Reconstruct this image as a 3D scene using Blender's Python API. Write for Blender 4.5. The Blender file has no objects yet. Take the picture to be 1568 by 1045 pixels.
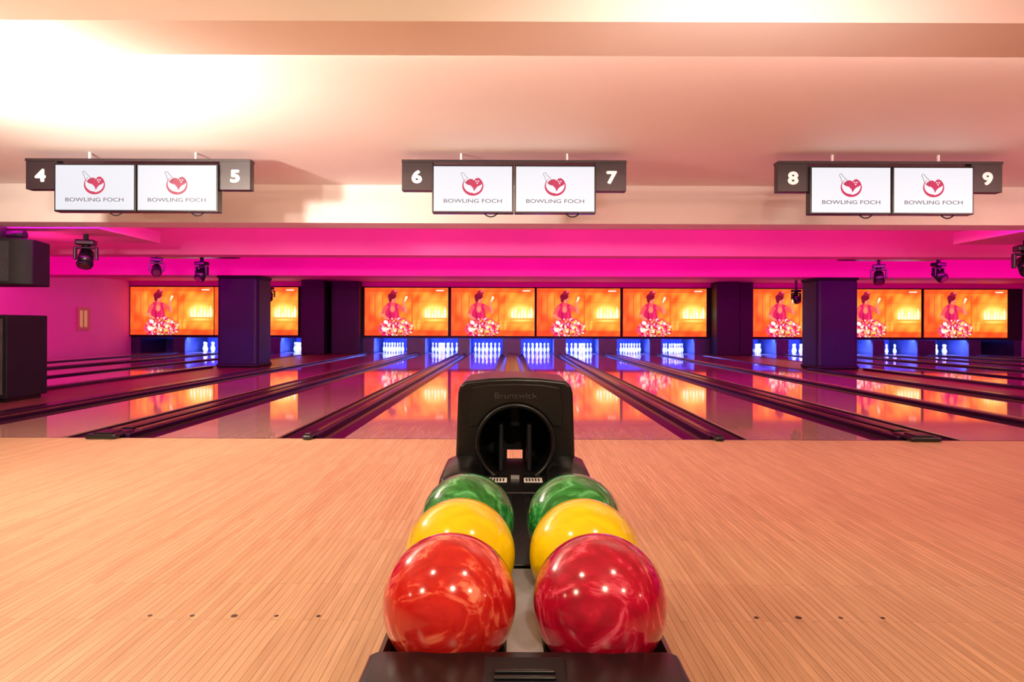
import bpy, bmesh, math, random
import numpy as np
from mathutils import Vector, Matrix
random.seed(4); rng=np.random.default_rng(3)
S=bpy.context.scene
COL=S.collection
S.view_settings.view_transform='Standard'
S.view_settings.look='None'

def lin(c):
    return tuple((x/12.92 if x<=.04045 else ((x+.055)/1.055)**2.4) for x in [v/255 for v in c])
def mat(name,color,rough=.5,metal=0,spec=.5,coat=0,emis=None,estr=0):
    m=bpy.data.materials.new(name); m.use_nodes=True
    b=m.node_tree.nodes['Principled BSDF']
    b.inputs['Base Color'].default_value=(*color,1)
    b.inputs['Roughness'].default_value=rough
    b.inputs['Metallic'].default_value=metal
    b.inputs['Specular IOR Level'].default_value=spec
    b.inputs['Coat Weight'].default_value=coat
    b.inputs['Coat Roughness'].default_value=.04
    if emis:
        b.inputs['Emission Color'].default_value=(*emis,1); b.inputs['Emission Strength'].default_value=estr
    return m
def mottle(m,scale=3,amt=.08,bump=.0):
    nt=m.node_tree; b=nt.nodes['Principled BSDF']; base=tuple(b.inputs['Base Color'].default_value)[:3]
    g=nt.nodes.new('ShaderNodeNewGeometry'); n=nt.nodes.new('ShaderNodeTexNoise'); n.inputs['Scale'].default_value=scale; n.inputs['Detail'].default_value=4
    r=nt.nodes.new('ShaderNodeValToRGB')
    r.color_ramp.elements[0].position=.3; r.color_ramp.elements[1].position=.7
    r.color_ramp.elements[0].color=(*[c*(1-amt) for c in base],1); r.color_ramp.elements[1].color=(*[min(1,c*(1+amt)) for c in base],1)
    nt.links.new(g.outputs['Position'],n.inputs['Vector']); nt.links.new(n.outputs['Fac'],r.inputs['Fac']); nt.links.new(r.outputs['Color'],b.inputs['Base Color'])
    if bump:
        bp=nt.nodes.new('ShaderNodeBump'); bp.inputs['Strength'].default_value=bump; bp.inputs['Distance'].default_value=.01
        n2=nt.nodes.new('ShaderNodeTexNoise'); n2.inputs['Scale'].default_value=scale*30
        nt.links.new(g.outputs['Position'],n2.inputs['Vector']); nt.links.new(n2.outputs['Fac'],bp.inputs['Height']); nt.links.new(bp.outputs['Normal'],b.inputs['Normal'])
    return m
def wood(name,c1,c2,mort,rough,spec,coat=0,row=.0269,length=.8):
    m=mat(name,c1,rough,0,spec,coat); nt=m.node_tree; b=nt.nodes['Principled BSDF']; L=nt.links.new
    g=nt.nodes.new('ShaderNodeNewGeometry'); s=nt.nodes.new('ShaderNodeSeparateXYZ'); c=nt.nodes.new('ShaderNodeCombineXYZ')
    L(g.outputs['Position'],s.inputs[0]); L(s.outputs['Y'],c.inputs['X']); L(s.outputs['X'],c.inputs['Y'])
    br=nt.nodes.new('ShaderNodeTexBrick'); br.offset=.37; br.offset_frequency=2; br.squash=1
    br.inputs['Scale'].default_value=1; br.inputs['Brick Width'].default_value=length; br.inputs['Row Height'].default_value=row
    br.inputs['Mortar Size'].default_value=.0011; br.inputs['Mortar Smooth'].default_value=.3; br.inputs['Bias'].default_value=0
    br.inputs['Color1'].default_value=(*c1,1); br.inputs['Color2'].default_value=(*c2,1); br.inputs['Mortar'].default_value=(*mort,1)
    L(c.outputs[0],br.inputs['Vector'])
    mp=nt.nodes.new('ShaderNodeMapping'); mp.inputs['Scale'].default_value=(90,4,1); L(g.outputs['Position'],mp.inputs['Vector'])
    n=nt.nodes.new('ShaderNodeTexNoise'); n.inputs['Scale'].default_value=1; n.inputs['Detail'].default_value=5; L(mp.outputs[0],n.inputs['Vector'])
    r=nt.nodes.new('ShaderNodeValToRGB'); r.color_ramp.elements[0].position=.3; r.color_ramp.elements[1].position=.7
    r.color_ramp.elements[0].color=(.80,.75,.70,1); r.color_ramp.elements[1].color=(1.06,1.05,1.04,1)
    L(n.outputs['Fac'],r.inputs['Fac'])
    mx=nt.nodes.new('ShaderNodeMix'); mx.data_type='RGBA'; mx.blend_type='MULTIPLY'; mx.inputs[0].default_value=1
    L(br.outputs['Color'],mx.inputs[6]); L(r.outputs['Color'],mx.inputs[7]); L(mx.outputs[2],b.inputs['Base Color'])
    return m
def marble(name,c1,c2,c3,scale=9):
    m=mat(name,c1,.14,0,.5,.4); nt=m.node_tree; b=nt.nodes['Principled BSDF']; L=nt.links.new
    t=nt.nodes.new('ShaderNodeTexCoord')
    mp=nt.nodes.new('ShaderNodeMapping'); mp.inputs['Scale'].default_value=(1,2.6,1.2); mp.inputs['Rotation'].default_value=(.5,.8,.6)
    L(t.outputs['Object'],mp.inputs['Vector'])
    n=nt.nodes.new('ShaderNodeTexNoise'); n.inputs['Scale'].default_value=scale; n.inputs['Detail'].default_value=6; n.inputs['Distortion'].default_value=2.8; n.inputs['Roughness'].default_value=.55
    L(mp.outputs[0],n.inputs['Vector'])
    r=nt.nodes.new('ShaderNodeValToRGB'); e=r.color_ramp.elements
    e[0].position=.38; e[0].color=(*c2,1); e[1].position=.69; e[1].color=(*c3,1); k=e.new(.54); k.color=(*c1,1)
    L(n.outputs['Fac'],r.inputs['Fac']); L(r.outputs['Color'],b.inputs['Base Color'])
    return m
def obj(name,me,m=None,parent=None,smooth=False):
    o=bpy.data.objects.new(name,me); COL.objects.link(o)
    if m is not None and len(me.materials)==0: me.materials.append(m)
    if smooth:
        for p in me.polygons: p.use_smooth=True
    if parent: par(o,parent)
    return o
def par(o,p):
    o.parent=p; o.matrix_parent_inverse=Matrix.Translation(p.location).inverted()
def empty(name,loc):
    e=bpy.data.objects.new(name,None); e.empty_display_size=.1; e.location=loc; COL.objects.link(e); return e
def pymesh(name,v,f,m=None,parent=None,smooth=False):
    me=bpy.data.meshes.new(name); me.from_pydata(v,[],f); me.update()
    bm=bmesh.new(); bm.from_mesh(me); bmesh.ops.recalc_face_normals(bm,faces=bm.faces); bm.to_mesh(me); bm.free()
    return obj(name,me,m,parent,smooth)
def bev(o,w,seg=3):
    md=o.modifiers.new('bevel','BEVEL'); md.width=w; md.segments=seg; md.limit_method='ANGLE'; md.angle_limit=math.radians(35)
    for p in o.data.polygons: p.use_smooth=True
    md.harden_normals=False
    w2=o.modifiers.new('wn','WEIGHTED_NORMAL'); w2.keep_sharp=True
    return o
def box(name,x0,x1,y0,y1,z0,z1,m,parent=None,b=0,seg=3):
    v=[(x,y,z) for x in (x0,x1) for y in (y0,y1) for z in (z0,z1)]
    f=[(0,1,3,2),(4,6,7,5),(0,4,5,1),(2,3,7,6),(0,2,6,4),(1,5,7,3)]
    o=pymesh(name,v,f,m,parent)
    if b: bev(o,b,seg)
    return o
def extr(name,pts,y0,y1,m,parent=None,smooth=False):
    n=len(pts); v=[(x,y0,z) for x,z in pts]+[(x,y1,z) for x,z in pts]
    f=[(i,(i+1)%n,n+(i+1)%n,n+i) for i in range(n)]+[tuple(range(n)),tuple(range(2*n-1,n-1,-1))]
    return pymesh(name,v,f,m,parent,smooth)
def extz(name,pts,z0,z1,m,parent=None):
    n=len(pts); v=[(x,y,z0) for x,y in pts]+[(x,y,z1) for x,y in pts]
    f=[(i,(i+1)%n,n+(i+1)%n,n+i) for i in range(n)]+[tuple(range(n)),tuple(range(2*n-1,n-1,-1))]
    return pymesh(name,v,f,m,parent)
def bake(o):
    dg=bpy.context.evaluated_depsgraph_get(); dg.update()
    me=bpy.data.meshes.new_from_object(o.evaluated_get(dg)); o.modifiers.clear(); o.data=me; return o
def cyl(name,p0,p1,r,m,parent=None,seg=24,r2=None):
    p0=Vector(p0);p1=Vector(p1); d=p1-p0; q=d.to_track_quat('Z','Y').to_matrix()
    r2=r if r2 is None else r2; v=[];f=[]
    for k,(p,rr) in enumerate(((p0,r),(p1,r2))):
        for i in range(seg):
            a=2*math.pi*i/seg; v.append(tuple(p+q@Vector((rr*math.cos(a),rr*math.sin(a),0))))
    f=[(i,(i+1)%seg,seg+(i+1)%seg,seg+i) for i in range(seg)]+[tuple(range(seg)),tuple(range(2*seg-1,seg-1,-1))]
    o=pymesh(name,v,f,m,parent)
    for p in o.data.polygons: p.use_smooth=len(p.vertices)==4
    return o
def tube(name,pts,r,m,parent=None,flat=1):
    cu=bpy.data.curves.new(name,'CURVE'); cu.dimensions='3D'; sp=cu.splines.new('NURBS'); sp.points.add(len(pts)-1)
    for i,p in enumerate(pts): sp.points[i].co=(*p,1)
    sp.use_endpoint_u=True; sp.order_u=3; cu.bevel_depth=r; cu.bevel_resolution=4; cu.use_fill_caps=True
    o=bpy.data.objects.new(name,cu); COL.objects.link(o); cu.materials.append(m)
    dg=bpy.context.evaluated_depsgraph_get(); me=bpy.data.meshes.new_from_object(o.evaluated_get(dg))
    bpy.data.objects.remove(o)
    for p in me.polygons:p.use_smooth=True
    o=obj(name,me,m,parent); return o
def text(name,s,size,loc,m,parent=None,sx=1,off=0,ext=.001,rx=math.pi/2,bold=0):
    cu=bpy.data.curves.new(name,'FONT'); cu.body=s; cu.size=size; cu.align_x='CENTER'; cu.align_y='CENTER'; cu.offset=off; cu.extrude=ext
    o=bpy.data.objects.new(name,cu); COL.objects.link(o)
    dg=bpy.context.evaluated_depsgraph_get(); dg.update(); me0=bpy.data.meshes.new_from_object(o.evaluated_get(dg)); bpy.data.objects.remove(o)
    M=Matrix.Translation(loc)@Matrix.Rotation(rx,4,'X')@Matrix.Diagonal((sx,1,1,1)); me0.transform(M)
    if bold:
        bm=bmesh.new()
        for k,(dx,dz) in enumerate(((-1,0),(1,0),(0,1),(0,-1),(-.7,.7),(.7,.7),(.7,-.7),(-.7,-.7))):
            m2=me0.copy(); m2.transform(Matrix.Translation((dx*bold,-k*.00005,dz*bold*.8))); bm.from_mesh(m2)
        bm.to_mesh(me0); bm.free()
    me0.materials.clear(); return obj(name,me0,m,parent)

# ---------------- materials
M_ceil=mottle(mat('ceiling_paint',(.84,.80,.77),.6),.8,.03,.05)
M_beam=mottle(mat('beam_paint',(.84,.80,.77),.55),.8,.03,.05)
M_pbeam=mottle(mat('pink_light_tint',(.80,.24,.48),.55),.8,.05,.05)  # pink light wash on the rear beam and ducts put into the colour
M_mbeam=mottle(mat('magenta_light_tint',(.76,.05,.42),.55),.8,.05,.05)  # magenta light on rear beam, rear ceiling and upper wall put into the colour
M_wall=mottle(mat('wall_light_tint',(.78,.32,.52),.7),1.2,.03,.05)  # side walls tinted with the pink glow that falls on them
M_appr=wood('approach_maple',(.77,.495,.295),(.64,.385,.215),(.31,.14,.07),.34,.35)
M_lane=wood('lane_maple',(.74,.43,.35),(.64,.35,.29),(.3,.15,.12),.055,.65,.55)
M_walk=wood('walkway_wood',(.20,.08,.05),(.15,.06,.035),(.05,.02,.01),.35,.4,0,.12,1.2)
M_gut=mottle(mat('gutter_plastic',(.020,.004,.020),.22),6,.2)
M_blk=mottle(mat('black_plastic',(.006,.006,.007),.26,0,.45),20,.2)
M_blkm=mottle(mat('black_matte',(.008,.007,.010),.6,0,.3),8,.2)
M_cap=mottle(mat('divider_cap_brown',(.14,.045,.02),.25),5,.25)
M_mask=mottle(mat('masking_black',(.007,.005,.012),.45,0,.3),4,.2)
M_part=mottle(mat('partition_blue_black',(.03,.03,.07),.35),4,.2)
M_pillar=mottle(mat('pillar_paint',(.006,.008,.030),.5,0,.35),3,.1)
M_grey=mottle(mat('track_grey',(.38,.38,.40),.32,.3),30,.08)
M_white=mat('label_white',(.8,.8,.8),.5)
M_num=mat('number_white',(.8,.75,.75),.4,emis=(1,.9,.9),estr=.25)
M_plate=mat('number_plate_black',(.02,.012,.016),.35)
M_mag=mat('logo_magenta',(.0,.0,.0),.5,emis=lin((205,8,82)),estr=1.0)
M_lgrey=mat('logo_grey',(0,0,0),.5,emis=lin((80,60,80)),estr=1.0)
M_scr=mat('monitor_white',(0.0,0.0,0.0),.3,emis=(.86,.86,.92),estr=1.0)
M_steel=mat('steel',(.5,.5,.5),.3,1)

# ---------------- room
XL,XR,YB,YF=-13.9,18.6,-4.0,26.0
FOUL=5.53
box('floor',XL,XR,YB,FOUL,-.2,0,M_appr)
box('floor_substrate',XL,XR,FOUL,YF,-.3,-.16,M_blkm)
box('ceiling',XL,XR,YB,7.6,2.6,2.72,M_ceil)
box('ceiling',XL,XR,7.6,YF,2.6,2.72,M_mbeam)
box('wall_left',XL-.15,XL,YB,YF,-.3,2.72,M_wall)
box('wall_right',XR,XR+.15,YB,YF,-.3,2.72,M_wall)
box('wall_back',XL,XR,YF,YF+.15,-.3,2.72,M_blkm)
box('wall_front',XL,XR,YB-.15,YB,-.3,2.72,M_ceil)
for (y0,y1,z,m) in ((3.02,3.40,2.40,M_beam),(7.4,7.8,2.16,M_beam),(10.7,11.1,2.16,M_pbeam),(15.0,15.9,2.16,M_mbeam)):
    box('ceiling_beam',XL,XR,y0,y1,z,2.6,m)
box('foul_line_strip',XL,XR,FOUL-.012,FOUL+.0,0,.0015,M_gut)
M_dot=mat('dot_brown',(.05,.02,.012),.5)
for i,(c,ks) in enumerate(((-.935,(-2,-1,0,1,2)),(.935,(-1,0,1,2)))):
    vs=[];fs=[]
    for k in ks:
        r=.011 if k==0 else .0075; cx=c+k*.1397; n0=len(vs)
        for j in range(16): a=j*math.pi/8; vs.append((cx+r*math.cos(a),2.13+r*math.sin(a),.0012))
        fs.append(tuple(range(n0,n0+16)))
    pymesh('approach_dots',vs,fs,M_dot)

# ---------------- lanes
centre=[-4.435,-2.565,-.935,.935,2.565,4.435,6.065]
left=[-7.85,-9.50,-11.33,-12.96]
right=[9.05,10.7,12.57,14.2,16.07,17.72]
LEND=25.0
def lane(cx,name='bowling_lane'):
    e=empty(name,(cx,FOUL,0))
    box('lane_surface',cx-.525,cx+.525,FOUL,LEND,-.12,0,M_lane,e)
    for s in (-1,1):
        gx=cx+s*(.525+.1175); pts=[]
        for i in range(13):
            a=math.pi*i/12; pts.append((gx-.1165*math.cos(a),-.012-.085*math.sin(a)))
        pts+= [(gx+.1165,-.14),(gx-.1165,-.14)]
        extr('gutter_%s'%('left' if s<0 else 'right'),pts,FOUL+.002,23.42,M_gut,e)
def divider(x,w,wide):
    e=empty('lane_divider',(x,FOUL,0)); h=w/2-.003
    box('divider_body',x-h,x+h,FOUL+.05,23.4,-.15,.028,M_gut,e,.008)
    if wide:
        for s in (-1,1): box('cap_strip',x+s*.105-.03,x+s*.105+.03,FOUL+.3,23.4,.028,.034,M_cap,e)
        box('return_track_cover',x-.045,x+.045,FOUL+.3,23.4,.028,.045,M_blk,e,.006)
    else:
        box('cap_strip',x-.022,x+.022,FOUL+.2,23.4,.028,.034,M_cap,e)
    hh=h*.8
    box('end_cap',x-hh,x+hh,FOUL-.10,FOUL+.20,0.002,.045,M_blk,e,.02,4)
    box('end_cap_bump',x-hh*.6,x+hh*.6,FOUL-.06,FOUL+.10,.04,.056,M_blk,e,.007,3)
for c in centre+left+right: lane(c)
for x in (-3.5,0,3.5): divider(x,.34,True)
for x in (-5.25,-1.75,1.75,5.25): divider(x,.11,False)
for x in (-8.675,-12.145,9.875,13.385,16.9): divider(x,.11,False)
for x in (-10.415,11.635,15.135): divider(x,.28,True)
box('floor_walkway',-7.085,-5.31,FOUL,23.3,-.16,.0,M_walk)
box('floor_walkway',6.83,8.285,FOUL,23.3,-.16,.0,M_walk)
for xa,xb in ((-7.085,-6.93),(-5.5,-5.31),(6.83,6.98),(8.13,8.285)):
    box('walkway_kerb',xa,xb,FOUL+.02,14.9,0,.05,M_gut,None,.01)

# ---------------- pins
prof=[(0,0),(.0258,0),(.0285,.004),(.036,.03),(.0485,.065),(.0588,.1),(.0604,.1145),(.0578,.14),(.0462,.18),(.030,.22),(.0238,.25),(.0252,.28),(.030,.315),(.0323,.343),(.0292,.365),(.0185,.378),(0,.3815)]
M_pin=mat('pin_white',(.8,.8,.85),.25,0,.5,.3)
nt=M_pin.node_tree; t=nt.nodes.new('ShaderNodeNewGeometry'); s=nt.nodes.new('ShaderNodeSeparateXYZ'); nt.links.new(t.outputs['Position'],s.inputs[0])
r=nt.nodes.new('ShaderNodeValToRGB'); r.color_ramp.interpolation='CONSTANT'; e=r.color_ramp.elements
mr=nt.nodes.new('ShaderNodeMapRange'); mr.inputs['From Max'].default_value=.4
nt.links.new(s.outputs['Z'],mr.inputs['Value']); nt.links.new(mr.outputs[0],r.inputs['Fac'])
e[0].color=(.8,.8,.85,1); e[1].position=.60; e[1].color=(.7,.02,.04,1)
for p,c in ((.635,(.8,.8,.85,1)),(.67,(.7,.02,.04,1)),(.70,(.8,.8,.85,1))):
    k=e.new(p); k.color=c
nt.links.new(r.outputs['Color'],nt.nodes['Principled BSDF'].inputs['Base Color'])
v=[];f=[]; SG=16
for row in range(4):
    for j in range(row+1):
        px=(j-row/2)*.3048; py=23.83+row*.264; b0=len(v)
        for (rr,z) in prof:
            for i in range(SG):
                a=2*math.pi*i/SG; v.append((px+max(rr,.0005)*math.cos(a),py+max(rr,.0005)*math.sin(a),z+.0005))
        for k in range(len(prof)-1):
            for i in range(SG):
                f.append((b0+k*SG+i,b0+k*SG+(i+1)%SG,b0+(k+1)*SG+(i+1)%SG,b0+(k+1)*SG+i))
pinme=pymesh('bowling_pin_set',v,f,M_pin,None,True); pm=pinme.data; bpy.data.objects.remove(pinme)
def light(name,typ,loc,power,color,rot=(0,0,0),size=1,sy=None,rad=.05,spot=None,blend=.5,aim=None):
    l=bpy.data.lights.new(name,typ); l.energy=power; l.color=color
    if typ=='AREA':
        l.shape='RECTANGLE'; l.size=size; l.size_y=sy or size
    else: l.shadow_soft_size=rad
    if spot: l.spot_size=math.radians(spot); l.spot_blend=blend
    o=bpy.data.objects.new(name,l); o.location=loc; o.rotation_euler=rot; COL.objects.link(o)
    if aim: o.rotation_euler=(Vector(aim)-Vector(loc)).to_track_quat('-Z','Y').to_euler()
    return o
M_curt=mottle(mat('pit_curtain',(.05,.05,.25),.8),5,.3)
for c in centre+left[:3]+right[:5]:
    o=obj('bowling_pin_set',pm); o.location=(c,0,0)
    light('pin_deck_light','AREA',(c,23.64,.60),190,(.10,.20,1.0),(math.radians(35),0,0),1.1,.08)
allc=sorted([(c-.60,c+.60) for c in centre+left+right])
prev=XL
for a,b in allc+[(XR,XR)]:
    if a-prev>.03: box('pin_deck_partition',prev+.002,a-.002,23.45,25.2,-.14,.55,M_part)
    prev=b
box('pit_curtain',XL,XR,25.25,25.3,-.1,2.3,M_curt)
box('masking_unit',XL,XR,23.42,23.60,.56,2.44,M_mask)
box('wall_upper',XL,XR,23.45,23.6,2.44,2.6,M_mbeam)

# picture drawn on screens
W,H=224,126
U,V=np.meshgrid(np.linspace(0,16,W+1),np.linspace(0,9,H+1))
img=np.zeros((H+1,W+1,3))
n1=np.sin(U*1.3+V*.7)+np.sin(U*2.9-V*1.9+1)+np.sin(U*.6+V*2.3+2)*.8
n1=(n1+2.8)/5.6
A=np.array([245,80,25.]);B=np.array([255,150,50.])
img[:]=A+(B-A)*n1[...,None]
def blend(mask,c,a=1.0):
    mask=np.clip(mask,0,1)[...,None]*a
    img[:]=img*(1-mask)+np.array(c,float)*mask
def ell(cx,cy,rx,ry,soft=.15,ang=0):
    dx=U-cx;dy=V-cy; ca,sa=math.cos(ang),math.sin(ang); x=dx*ca+dy*sa; y=-dx*sa+dy*ca
    d=np.sqrt((x/rx)**2+(y/ry)**2); return np.clip((1-d)/soft+.5,0,1)
def cap(x0,y0,x1,y1,r0,r1,soft=.08):
    dx,dy=x1-x0,y1-y0; t=np.clip(((U-x0)*dx+(V-y0)*dy)/(dx*dx+dy*dy),0,1)
    d=np.hypot(U-x0-t*dx,V-y0-t*dy); return np.clip((r0+(r1-r0)*t-d)/soft+.5,0,1)
def rect(x0,x1,y0,y1): return ((U>=x0)&(U<=x1)&(V>=y0)&(V<=y1)).astype(float)
blend(rect(0,2.6,0,9),(235,55,30),.5); blend(rect(0,16,8.2,9),(240,70,30),.5)
blend(ell(2.6,5.6,1.6,2.2,.7),(255,150,60),.6); blend(rect(0,16,0,1.0),(230,50,25),.5)
for x in (.8,1.9,3.3,9.0,10.1): blend(rect(x,x+.22,2.5,7.8),(228,55,30),.45)
for y in (6.3,2.3): blend(rect(8.8,16,y,y+.16),(232,70,20),.6)
blend(ell(13.4,4.4,3.2,2.6,.9),(255,190,70),.85)
blend(ell(13.4,4.2,2.3,1.5,.5),(255,225,120),.85)
for i,x in enumerate((11.6,12.2,12.85,13.45,14.05,14.7,15.25)):
    h=1.0+.45*math.sin(i*2.3)
    blend(cap(x+.17,3.55,x+.17,3.5+h,.2,.17),(255,255,225),.95); blend(rect(x+.1,x+.24,3.5+h,4.1+h),(255,250,190),.9)
blend(rect(11.3,15.8,3.1,3.3),(240,120,30),.7); blend(rect(11.3,15.8,2.5,2.65),(240,120,30),.5)
for x in (9.5,10.4): blend(cap(x,1.5,x,2.7,.3,.22),(255,180,80),.6)
SK=(250,125,95); SK2=(235,80,80); DR=(205,30,85); HA=(120,14,42)
blend(cap(5.3,2.6,5.2,5.2,1.5,1.15),DR); blend(cap(4.6,5.5,6.1,5.5,.55,.55),DR)
blend(cap(5.35,5.6,5.45,6.4,.42,.32),SK2)
blend(ell(5.5,6.95,.55,.72,.2),SK); blend(ell(5.25,7.45,.82,.62,.2,.2),HA); blend(ell(4.9,7.0,.35,.7,.3),HA)
blend(ell(5.6,8.15,.62,.42,.2),(150,20,50)); blend(ell(5.9,8.35,.3,.2,.3),(250,90,110))
blend(ell(5.72,7.02,.10,.05,.5),(90,10,30)); blend(ell(5.72,6.6,.15,.06,.5),(190,10,50))
blend(ell(5.35,5.0,.45,.6,.4),SK)
blend(cap(4.1,5.4,3.3,3.9,.40,.30),SK2); blend(cap(3.3,3.9,4.6,3.0,.30,.22),SK)
blend(cap(6.6,5.5,7.9,4.5,.38,.30),SK2); blend(cap(7.9,4.5,7.6,6.0,.28,.18),SK); blend(ell(7.6,6.3,.28,.32,.3),SK)
blend(cap(7.7,6.5,8.0,7.2,.10,.24),(255,225,190))
blend(cap(4.8,4.4,5.0,2.8,.12,.2),(150,15,65),.7); blend(cap(6.0,4.6,6.1,3.0,.1,.2),(240,70,120),.6)
blend(ell(6.0,1.3,3.3,1.9,.15),(185,30,50),.95)
fl=[(255,235,215),(250,70,120),(255,215,80),(215,25,90),(255,150,130),(190,160,60),(255,250,240),(240,40,70),(255,180,170)]
for i in range(190):
    a=rng.random()*6.28; rr=math.sqrt(rng.random()); x=6.0+3.2*rr*math.cos(a); y=1.35+1.95*rr*math.sin(a)
    r0=.14+.2*rng.random(); c=fl[int(rng.integers(0,9))]; blend(ell(x,y,r0,r0,.3),c,.92); blend(ell(x,y,r0*.4,r0*.4,.4),tuple(q*.75 for q in c),.8)
blend(rect(13.7,15.2,8.4,8.58),(255,235,225),.9)
imgl=np.where(img/255<=.04045,img/255/12.92,((img/255+.055)/1.055)**2.4)
me=bpy.data.meshes.new('screen_picture')
SW,SH=3.03,1.74
vv=[(U[j,i]/16*SW,0,V[j,i]/9*SH) for j in range(H+1) for i in range(W+1)]
ff=[(j*(W+1)+i,j*(W+1)+i+1,(j+1)*(W+1)+i+1,(j+1)*(W+1)+i) for j in range(H) for i in range(W)]
me.from_pydata(vv,[],ff); me.update()
ca=me.color_attributes.new('picture','FLOAT_COLOR','POINT')
cc=np.ones(((H+1)*(W+1),4),dtype=np.float32); cc[:,:3]=imgl.reshape(-1,3); ca.data.foreach_set('color',cc.ravel())
M_pic=mat('screen_picture',(0,0,0),.5); nt=M_pic.node_tree; at=nt.nodes.new('ShaderNodeVertexColor'); at.layer_name='picture'
nt.links.new(at.outputs['Color'],nt.nodes['Principled BSDF'].inputs['Emission Color']); nt.nodes['Principled BSDF'].inputs['Emission Strength'].default_value=1.4
nt.nodes['Principled BSDF'].inputs['Specular IOR Level'].default_value=0.1
me.materials.append(M_pic)
for x in (-13.86,-10.80,-5.35,-2.21,.90,4.03,8.72,11.83,14.96):
    e=empty('projection_screen',(x+SW/2,23.33,1.53))
    box('frame',x-.03,x+SW+.03,23.34,23.42,.62,2.43,M_blkm,e)
    p=obj('picture',me,None,None); p.location=(x,23.335,.655); par(p,e)
for x0,x1,y0,y1 in ((-7.35,-6.55,22.4,23.3),(-6.45,-5.45,22.9,23.33),(7.2,8.0,22.6,23.3),(8.1,8.6,22.9,23.33)):
    box('masking_column',x0,x1,y0,y1,.001,2.6,M_mask,None,.02)
for x in (-6.43,7.62):
    e=empty('pillar',(x,15.45,0))
    box('shaft',x-.48,x+.48,15.02,15.9,.0,2.16,M_pillar,e,.10,5)
    box('skirting',x-.495,x+.495,15.0,15.92,.0,.10,M_blkm,e,.10,5)
    box('collar',x-.49,x+.49,15.01,15.91,2.10,2.16,M_blkm,e,.10,5)

# ---------------- overhead score monitors
def disc(cx,cz,r,y,n=40,a0=0,a1=2*math.pi): return [(cx+r*math.cos(a0+(a1-a0)*i/n),y,cz+r*math.sin(a0+(a1-a0)*i/n)) for i in range(n+1)]
def logo(cx,cz,y,e):
    n=48; R=.098; v=[];f=[]
    for i in range(n+1):
        a=math.radians(125)+math.radians(300)*i/n
        w=.003+.026*math.sin(math.pi*i/n)**1.5*(1.0 if i<n/2 else .75)
        v+=[(cx+R*math.cos(a),y,cz+R*math.sin(a)*.92),(cx+(R-w)*math.cos(a),y,cz+(R-w)*.92*math.sin(a))]
    for i in range(n): f.append((2*i,2*i+1,2*i+3,2*i+2))
    pymesh('logo_ball_ring',v,f,M_mag,e)
    h=[(-.072,.028),(-.058,.050),(-.03,.064),(-.008,.066),(.012,.052),(.03,.074),(.058,.072),(.080,.05),(.086,.02),(.070,.008),(.045,-.004),(.026,-.024),(.012,-.050),(.002,-.020),(-.02,.004),(-.05,.012)]
    pymesh('logo_heart',[(cx+a,y,cz+b) for a,b in h],[tuple(range(len(h)))],M_mag,e)
    for a,b in ((.03,.045),(.052,.045),(.04,.026)): pymesh('logo_hole',disc(cx+a,cz+b,.007,y-.001,12)[:-1],[tuple(range(12))],M_scr,e)
    pr=[(.000,0),(.018,.004),(.026,.03),(.022,.06),(.012,.085),(.015,.105),(.010,.12),(0,.124)]
    pts=[(a,b) for a,b in pr]+[(-a,b) for a,b in pr[::-1]]; ang=math.radians(28)
    pp=[(cx-.045+(a*math.cos(ang)-b*math.sin(ang)),y,cz+.03+(a*math.sin(ang)+b*math.cos(ang))*.85) for a,b in pts]
    tube('logo_pin_outline',pp,.0018,M_lgrey,e)
def monitor(cx,nl,nr):
    Y=5.98; e=empty('overhead_score_monitor',(cx,Y,2.3))
    box('top_rail',cx-1.045,cx+1.045,Y-.01,Y+.10,2.495,2.52,M_plate,e)
    for s in (-1,1): box('ceiling_bracket',cx+s*.5-.008,cx+s*.5+.008,Y+.07,Y+.09,2.52,2.6,M_beam,e)
    for s,t in ((-1,nl),(1,nr)):
        a=cx+s*.757; b=cx+s*1.045
        box('number_plate',min(a,b),max(a,b),Y,Y+.09,2.235,2.50,M_plate,e,.004)
        text('number',t,.155,(cx+s*.905,Y-.004,2.355),M_num,e,1.2,0,.001,bold=.009)
        x0=cx+s*.381
        box('display_housing',x0-.378,x0+.378,Y-.03,Y+.06,2.022,2.468,M_blk,e,.006)
        box('display_panel',x0-.362,x0+.362,Y-.034,Y-.0305,2.038,2.452,M_scr,e)
        logo(x0+.0,2.27,Y-.0362,e)
        text('caption','BOWLING FOCH',.050,(x0,Y-.037,2.130),M_lgrey,e,1.42,0,.0004)
        tube('cable_loop',[(x0+.1,Y+.02,2.03),(x0+.13,Y+.02,1.995),(x0+.2,Y+.02,1.995),(x0+.23,Y+.02,2.03)],.006,M_blkm,e)
monitor(-3.5,'4','5'); monitor(0,'6','7'); monitor(3.5,'8','9')

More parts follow.
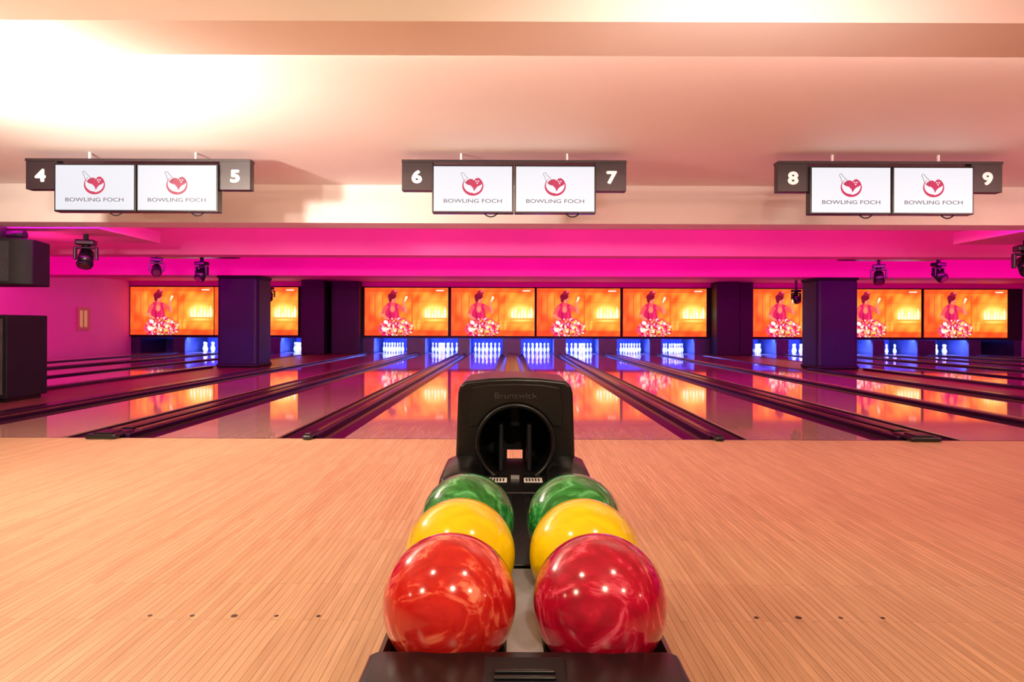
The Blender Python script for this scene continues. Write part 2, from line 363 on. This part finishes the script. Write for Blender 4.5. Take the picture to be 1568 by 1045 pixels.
# ---------------- moving head lights
def mhead(loc,sc,yaw,tilt,rod=0.1):
    e=empty('moving_head_light',loc)
    parts=[]
    parts.append(bake(box('base',-.13,.13,-.10,.10,-.085,0,M_blk,None,.02)))
    parts.append(bake(box('clamp',-.03,.03,-.03,.03,0,rod/sc,M_blkm,None,.004)))
    parts.append(cyl('swivel',(0,0,-.085),(0,0,-.11),.06,M_blk))
    parts.append(bake(box('yoke_bridge',-.16,.16,-.04,.04,-.14,-.105,M_blk,None,.012)))
    for s in (-1,1): parts.append(bake(box('yoke_arm',s*.145-.018,s*.145+.018,-.045,.045,-.31,-.11,M_blk,None,.012)))
    hd=[cyl('head',(0,0,-.13),(0,0,.10),.115,M_blk,None,24,.095),cyl('lens_ring',(0,0,-.165),(0,0,-.128),.10,M_blkm),cyl('lens',(0,0,-.168),(0,0,-.166),.08,M_steel),cyl('head_back',(0,0,.10),(0,0,.14),.095,M_blk,None,24,.05)]
    R=Matrix.Translation((0,0,-.27))@Matrix.Rotation(tilt,4,'X')
    for h in hd: h.data.transform(R)
    T=Matrix.Rotation(yaw,4,'Z')@Matrix.Scale(sc,4)
    for p in parts+hd:
        p.data.transform(T); p.data.transform(Matrix.Translation(loc)); par(p,e)
mh=[(-5.65,8.5,2.10,.85,.3,-.5),(-6.65,12.0,2.24,.8,.5,-1.0),(-5.95,12.3,2.2,.85,-.3,-.6),(-6.2,16.4,1.98,.85,.2,-.8),
    (6.95,8.7,2.10,1.0,-.3,-.9),(7.95,12.0,2.20,.85,.4,-.9),(6.95,12.2,2.18,.85,-.4,-.5),(7.2,16.3,1.95,.8,.2,-.6),(7.65,16.3,1.98,.8,.9,-.9)]
def duct(x0,x1,y0,y1,z0,z1): 
    e=empty('ceiling_duct',((x0+x1)/2,(y0+y1)/2,z1))
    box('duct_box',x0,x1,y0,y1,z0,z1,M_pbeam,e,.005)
    for xx in (x0+.3,x1-.3):
        box('hanger',xx-.02,xx+.02,(y0+y1)/2-.02,(y0+y1)/2+.02,z1,2.6,M_steel,e)
duct(-9.5,-5.14,7.95,9.37,2.17,2.34); duct(6.3,9.5,7.95,9.2,2.17,2.34)
for x0,x1 in ((-6.85,-5.25),(6.25,8.1)):
    e=empty('lighting_truss',((x0+x1)/2,12.1,2.3))
    box('plank',x0,x1,11.85,12.4,2.27,2.31,M_cap,e,.004)
    for xx in (x0+.2,x1-.2): box('hanger',xx-.015,xx+.015,12.08,12.11,2.31,2.6,M_blkm,e)
for (x,y,z,sc,yw,tl) in mh:
    top={8:2.17,12:2.27,16:2.6}[int(y)]
    zz=min(z,top-.03); mhead((x,y,zz),sc,yw,tl,top-zz-.001)

# ---------------- speaker & cabinet
e=empty('loudspeaker',(-6.1,8.0,1.8))
o=extz('cabinet',[(-6.75,7.85),(-6.6,7.72),(-6.3,7.66),(-6.0,7.72),(-5.86,7.85),(-5.98,8.3),(-6.6,8.3)],1.46,2.02,M_blkm,e); bev(o,.015)
o=extz('grille',[(-6.70,7.84),(-6.57,7.715),(-6.3,7.65),(-6.03,7.715),(-5.90,7.84),(-6.0,7.9),(-6.6,7.9)],1.50,1.98,mottle(mat('grille',(.03,.03,.035),.7),90,.6),e)
box('bracket',-6.35,-6.25,7.85,7.93,2.0,2.6,M_blkm,e)
cyl('clamp',(-6.2,7.9,2.08),(-6.0,7.9,2.08),.05,M_blkm,e)
e=empty('equipment_cabinet',(-6.6,8.35,0))
box('carcass',-6.92,-6.3,8.0,8.7,.05,1.10,M_blkm,e,.01); box('plinth',-6.88,-6.35,8.05,8.65,0,.06,M_blk,e)
box('door_panel',-6.88,-6.35,7.985,8.0,.1,1.05,mottle(mat('cabinet_door',(.06,.05,.05),.5),10,.2),e,.004); cyl('handle',(-6.42,7.97,.5),(-6.42,7.97,.65),.01,M_steel,e)
e=empty('window_1',(XL,20.8,1.2))
M_gold=mat('niche_trim',(.55,.32,.2),.4)
yw0,yw1,zw0,zw1=20.5,21.1,.83,1.57
for a,b,c,d in ((yw0,yw0+.1,zw0,zw1),(yw1-.1,yw1,zw0,zw1),(yw0+.1,yw1-.1,zw0,zw0+.1),(yw0+.1,yw1-.1,zw1-.1,zw1)): box('trim',XL,XL+.05,a,b,c,d,M_gold,e)
box('glass',XL,XL+.02,yw0+.1,yw1-.1,zw0+.1,zw1-.1,mat('niche_glow',(.3,.2,.1),.3,emis=(.8,.4,.15),estr=.4),e)
box('mullion',XL,XL+.04,20.78,20.82,zw0+.1,zw1-.1,M_gold,e)

# ---------------- bowling balls
bpy.ops.mesh.primitive_uv_sphere_add(segments=96,ring_count=64,radius=.108); b0=bpy.context.object
cut=[]
for (a,b,r) in ((0,.0,.0155),(.28,.1,.013),(.28,-.14,.013)):
    d=Matrix.Rotation(math.pi-.45,3,'X')@Vector((b,a*1.0,1)).normalized()
    cut.append(cyl('cut',d*.06,d*.13,r,None))
for c in cut:
    md=b0.modifiers.new('h','BOOLEAN'); md.object=c; md.operation='DIFFERENCE'; md.solver='EXACT'
bake(b0)
for c in cut: bpy.data.objects.remove(c)
bme=b0.data; bpy.data.objects.remove(b0)
for p in bme.polygons:p.use_smooth=True
M_red=marble('ball_orange_red',(.56,.018,.012),(.42,.008,.008),(.88,.24,.14),9)
M_crim=marble('ball_crimson',(.44,.004,.028),(.30,.002,.018),(.80,.11,.19),10)
M_yel=marble('ball_yellow',(.82,.58,.002),(.78,.53,.002),(.86,.64,.005),5)
M_grn=marble('ball_green',(.02,.23,.04),(.008,.11,.02),(.14,.50,.20),11)
BX=.003
for x,y,m in ((-.122,1.05,M_red),(.122,1.05,M_crim),(-.122,1.268,M_yel),(.122,1.268,M_yel),(-.122,1.486,M_grn),(.122,1.486,M_grn)):
    me2=bme.copy(); me2.materials.clear(); me2.materials.append(m)
    o=obj('bowling_ball',me2); o.location=(x+BX,y,.512); o.rotation_euler=(.0,0,random.uniform(-.6,.6))

# ---------------- ball return
e=empty('ball_return',(0,1.5,0))
def arc(c):
    out=[]
    for i in range(13):
        dx=-.088+.176*i/12; out.append((c+dx,.512-math.sqrt(.1115**2-dx*dx)))
    return out
pts=[(-.226,.40),(-.230,.450),(-.220,.458)]+arc(-.122)+arc(.122)+[(.220,.458),(.230,.450),(.226,.40),(.19,.27),(.10,.22),(-.10,.22),(-.19,.27)]
pts=[(a+BX,b) for a,b in pts]
extr('track_body',pts,.93,2.10,M_blk,e)
box('track_centre_plate',BX-.030,BX+.030,.95,1.36,.444,.450,M_grey,e,.002)
box('track_centre_rail',BX-.024,BX+.024,1.37,1.96,.440,.456,M_blk,e,.005)
out=[(-.222,.958),(.222,.958),(.230,.945),(.230,.82),(.215,.775),(.18,.75),(.12,.738),(0,.732),(-.12,.738),(-.18,.75),(-.215,.775),(-.230,.82),(-.230,.945)]
bp=extz('front_bumper',out,.30,.482,M_blk,e)
bev(bp,.026,6); bake(bp)
cc2=[]
for s in (-1,1):
    bpy.ops.mesh.primitive_uv_sphere_add(segments=64,ring_count=48,radius=.1125,location=(s*.122+BX,1.05,.512)); cc2.append(bpy.context.object)
for c in cc2:
    md=bp.modifiers.new('b','BOOLEAN'); md.object=c; md.solver='EXACT'
bake(bp)
for c in cc2: bpy.data.objects.remove(c)
box('vent_panel',-.058,.058,.765,.925,.4785,.4865,M_blkm,e,.003)
for i in range(7):
    box('vent_slat',-.042,.042,.780+i*.016,.787+i*.016,.4865,.4915,M_blk,e,.002)
pv=[];pf=[]
for (z,hx,y0,y1) in ((0,.20,1.05,2.35),(.04,.20,1.05,2.35),(.08,.15,1.12,2.3),(.25,.15,1.0,2.3)):
    pv+=[(-hx,y0,z),(hx,y0,z),(hx,y1,z),(-hx,y1,z)]
for k in range(3):
    for i in range(4): pf.append((k*4+i,k*4+(i+1)%4,k*4+4+(i+1)%4,k*4+4+i))
pf+=[(0,3,2,1),(12,13,14,15)]
o=pymesh('pedestal',pv,pf,M_blk,e); bev(o,.012)
HX=-.005; HY=2.20
ho=[(-.205,.20),(-.205,.50),(-.197,.735),(-.190,.762),(-.172,.776),(-.09,.786),(0,.789),(.09,.786),(.172,.776),(.190,.762),(.197,.735),(.205,.50),(.205,.20)]
ho=[(HX+a,b) for a,b in ho]
hd=extr('hood',ho,HY,HY+.34,M_blk,e)
c1=cyl('c1',(HX,HY-.1,.563),(HX,HY+.5,.563),.122,None,None,64)
md=hd.modifiers.new('b','BOOLEAN'); md.object=c1; md.solver='EXACT'
bev(hd,.012,4); bake(hd)
bpy.data.objects.remove(c1)
box('rear_flap_top',HX-.13,HX+.13,HY+.30,HY+.315,.485,.70,M_blkm,e)
for s in (-1,1): box('rear_flap_side',HX+(-.13 if s<0 else .03),HX+(-.03 if s<0 else .13),HY+.30,HY+.315,.44,.485,M_blkm,e)
for s in (-1,1): box('tunnel_guide',HX+s*.05-.008,HX+s*.05+.008,HY+.06,HY+.28,.452,.62,M_blkm,e,.006)
box('tunnel_wheel',HX-.02,HX+.02,HY+.12,HY+.28,.60,.684,M_blkm,e,.01)
box('tunnel_floor',HX-.10,HX+.10,HY-.10,HY+.30,.438,.452,M_blkm,e,.003)
pan=[(-.155,.62),(-.160,.70),(-.150,.755),(-.09,.765),(0,.768),(.09,.765),(.150,.755),(.160,.70),(.155,.62)]
arcp=[(.142*math.cos(a),.563+.142*math.sin(a)) for a in [math.radians(25+130*i/16) for i in range(17)]]
pp=[(HX+a,b) for a,b in pan]+[(HX+a,b) for a,b in arcp]
o=extr('hood_face_panel',pp,HY-.008,HY+.002,M_blk,e); bev(o,.003,2)
v=[];f=[];n=64
for i in range(n):
    a=2*math.pi*i/n
    for rr,yy in ((.122,HY+.0),(.126,HY-.010),(.136,HY-.010),(.140,HY+.0)): v.append((HX+rr*math.cos(a),yy,.563+rr*math.sin(a)))
for i in range(n):
    for k in range(3): f.append((i*4+k,((i+1)%n)*4+k,((i+1)%n)*4+k+1,i*4+k+1))
pymesh('mouth_rim',v,f,M_blk,e,True)
text('embossed_lettering','Brunswick',.028,(HX,HY-.010,.727),mat('lettering_grey',(.03,.03,.03),.4),e,1.25,.0002,.0012)
for s in (-1,1):
    prof2=[(.245,.42),(.243,.478),(.230,.502),(.20,.514),(.155,.516),(.125,.500),(.105,.475),(.100,.42)]
    vv=[];ffc=[]; ys=(1.99,2.02,2.08,2.22); k0=len(prof2)
    for yi,yy in enumerate(ys):
        sc=(.45,.8,1.0,1.06)[yi]
        for (a,b) in prof2: vv.append((HX+s*(.18+(a-.18)*(.9 if yi==0 else 1)),yy,.42+(b-.42)*sc))
    for yi in range(3):
        for i in range(k0): ffc.append((yi*k0+i,yi*k0+(i+1)%k0,(yi+1)*k0+(i+1)%k0,(yi+1)*k0+i))
    ffc+=[tuple(range(k0)),tuple(range(3*k0,4*k0))]
    o=pymesh('collar_fender',vv,ffc,M_blk,e,True); bev(o,.004,2)
    box('label',HX+s*.058-.030,HX+s*.058+.030,2.085,2.145,.4575,.4585,M_white,e)
    for k in range(5): box('label_print',HX+s*.058-.024+k*.010,HX+s*.058-.019+k*.010,2.095,2.135,.4585,.459,M_blkm,e)
box('badge',-.020,.008,2.13,2.145,.4575,.468,M_grey,e)
box('apron',-.205,.205,2.06,2.5,.20,.438,M_blk,e,.02)
box('apron_front',-.10,.10,1.96,2.19,.30,.4575,M_blk,e,.004)

# ---------------- lights
light('wall_spot_lamp','POINT',(-2.95,3.25,2.16),150,(1,.84,.68),rad=.05)
light('ceiling_wash_spot','SPOT',(-3.4,3.3,1.9),720,(1,.86,.72),spot=150,blend=1,rad=.12,aim=(-2.6,5.6,2.7))
light('warm_ceiling_fill','AREA',(1.0,3.43,2.50),85,(1,.70,.58),(math.radians(90),0,0),11,.10)  # unseen strip behind the first beam, added to brighten ceiling and fascia
light('ceiling_fill_centre','SPOT',(1.0,1.85,1.9),110,(1,.76,.66),spot=120,blend=1,rad=.15,aim=(1.3,6.0,2.3))  # unseen spot above the view, added to lift the ceiling centre
light('ceiling_wash_right','SPOT',(5.6,3.5,1.95),170,(1,.52,.46),spot=150,blend=1,rad=.2,aim=(5.2,6.2,2.7))
for x in (-6,-2.6,.3,2.0,6,11): light('downlight_spot','SPOT',(x,-1.0,2.4),135 if x<1.5 else 90,(1,.83,.56) if x<1.5 else (1,.62,.43),spot=150,blend=.6,rad=.05,aim=(x,1.2,0))
for x in (-1.0,.8): light('downlight_spot','SPOT',(x,.4,2.4),40,(1,.82,.62),spot=130,blend=.6,rad=.05,aim=(x,1.6,0))
for x,p in ((-5,65),(-1.5,85),(2,130),(5.5,200),(10,200)): light('pink_floor_fill','SPOT',(x,.6,2.4),p,(1,.10,.20),spot=65,blend=1,rad=.06,aim=(x*1.1,6.0,0))  # added out of view to tint the far approach pink
for x in (-5,-2.5,0.0,2.5,5): light('lane_head_fill','SPOT',(x,1.2,2.4),130,(1,.58,.45),spot=50,blend=1,rad=.06,aim=(x*1.1,7.0,0))  # added out of view to warm and brighten the lane heads
light('red_uplight','POINT',(1.6,3.46,2.52),4,(1,.10,.12),rad=.03)
MX=(XL+XR)/2
light('beam_strip_pink','AREA',(MX,7.83,2.40),125,(1,.04,.36),(math.radians(90),0,0),31,.2)
light('beam_strip_magenta','AREA',(MX,11.13,2.40),240,(1,.0,.52),(math.radians(90),0,0),31,.2)
light('beam_strip_rear','AREA',(MX,15.95,2.40),460,(1,.0,.60),(math.radians(90),0,0),31,.2)
light('violet_lane_fill','AREA',(MX,7.84,2.22),330,(.95,.0,.65),(math.radians(40),0,0),31,.08)  # this and the next are hidden lights added to tint the lanes violet
light('violet_lane_fill','AREA',(MX,11.14,2.22),480,(.9,.0,.75),(math.radians(40),0,0),31,.08)
for x in (-6.43,7.62): light('pillar_blue_fill','SPOT',(x*.95,11.2,2.3),300,(.03,.04,1),spot=18,blend=1,rad=.03,aim=(x,15,.4))  # added behind a beam, unseen, to turn the pillar bases blue
light('pink_duct_fill','POINT',(-6.3,8.5,1.7),18,(1,.04,.34),rad=.03)  # this and the next are unseen points added to make duct undersides pink
light('pink_duct_fill','POINT',(8.4,8.5,1.7),22,(1,.04,.34),rad=.03)
w=bpy.data.worlds.new('world'); S.world=w; w.use_nodes=True
w.node_tree.nodes['Background'].inputs[0].default_value=(.03,.015,.02,1); w.node_tree.nodes['Background'].inputs[1].default_value=1

# ---------------- camera
cd=bpy.data.cameras.new('camera'); cam=bpy.data.objects.new('camera',cd); COL.objects.link(cam)
cd.sensor_width=36; cd.sensor_fit='HORIZONTAL'; cd.clip_start=.02
cd.lens=984/1568*36; cd.shift_y=-20.5/1568; cd.shift_x=.0006
cam.location=(-.02,0,.96)
cam.rotation_euler=(Matrix.Rotation(math.radians(90),4,'X')@Matrix.Rotation(math.radians(.2),4,'Z')).to_euler()
S.camera=cam
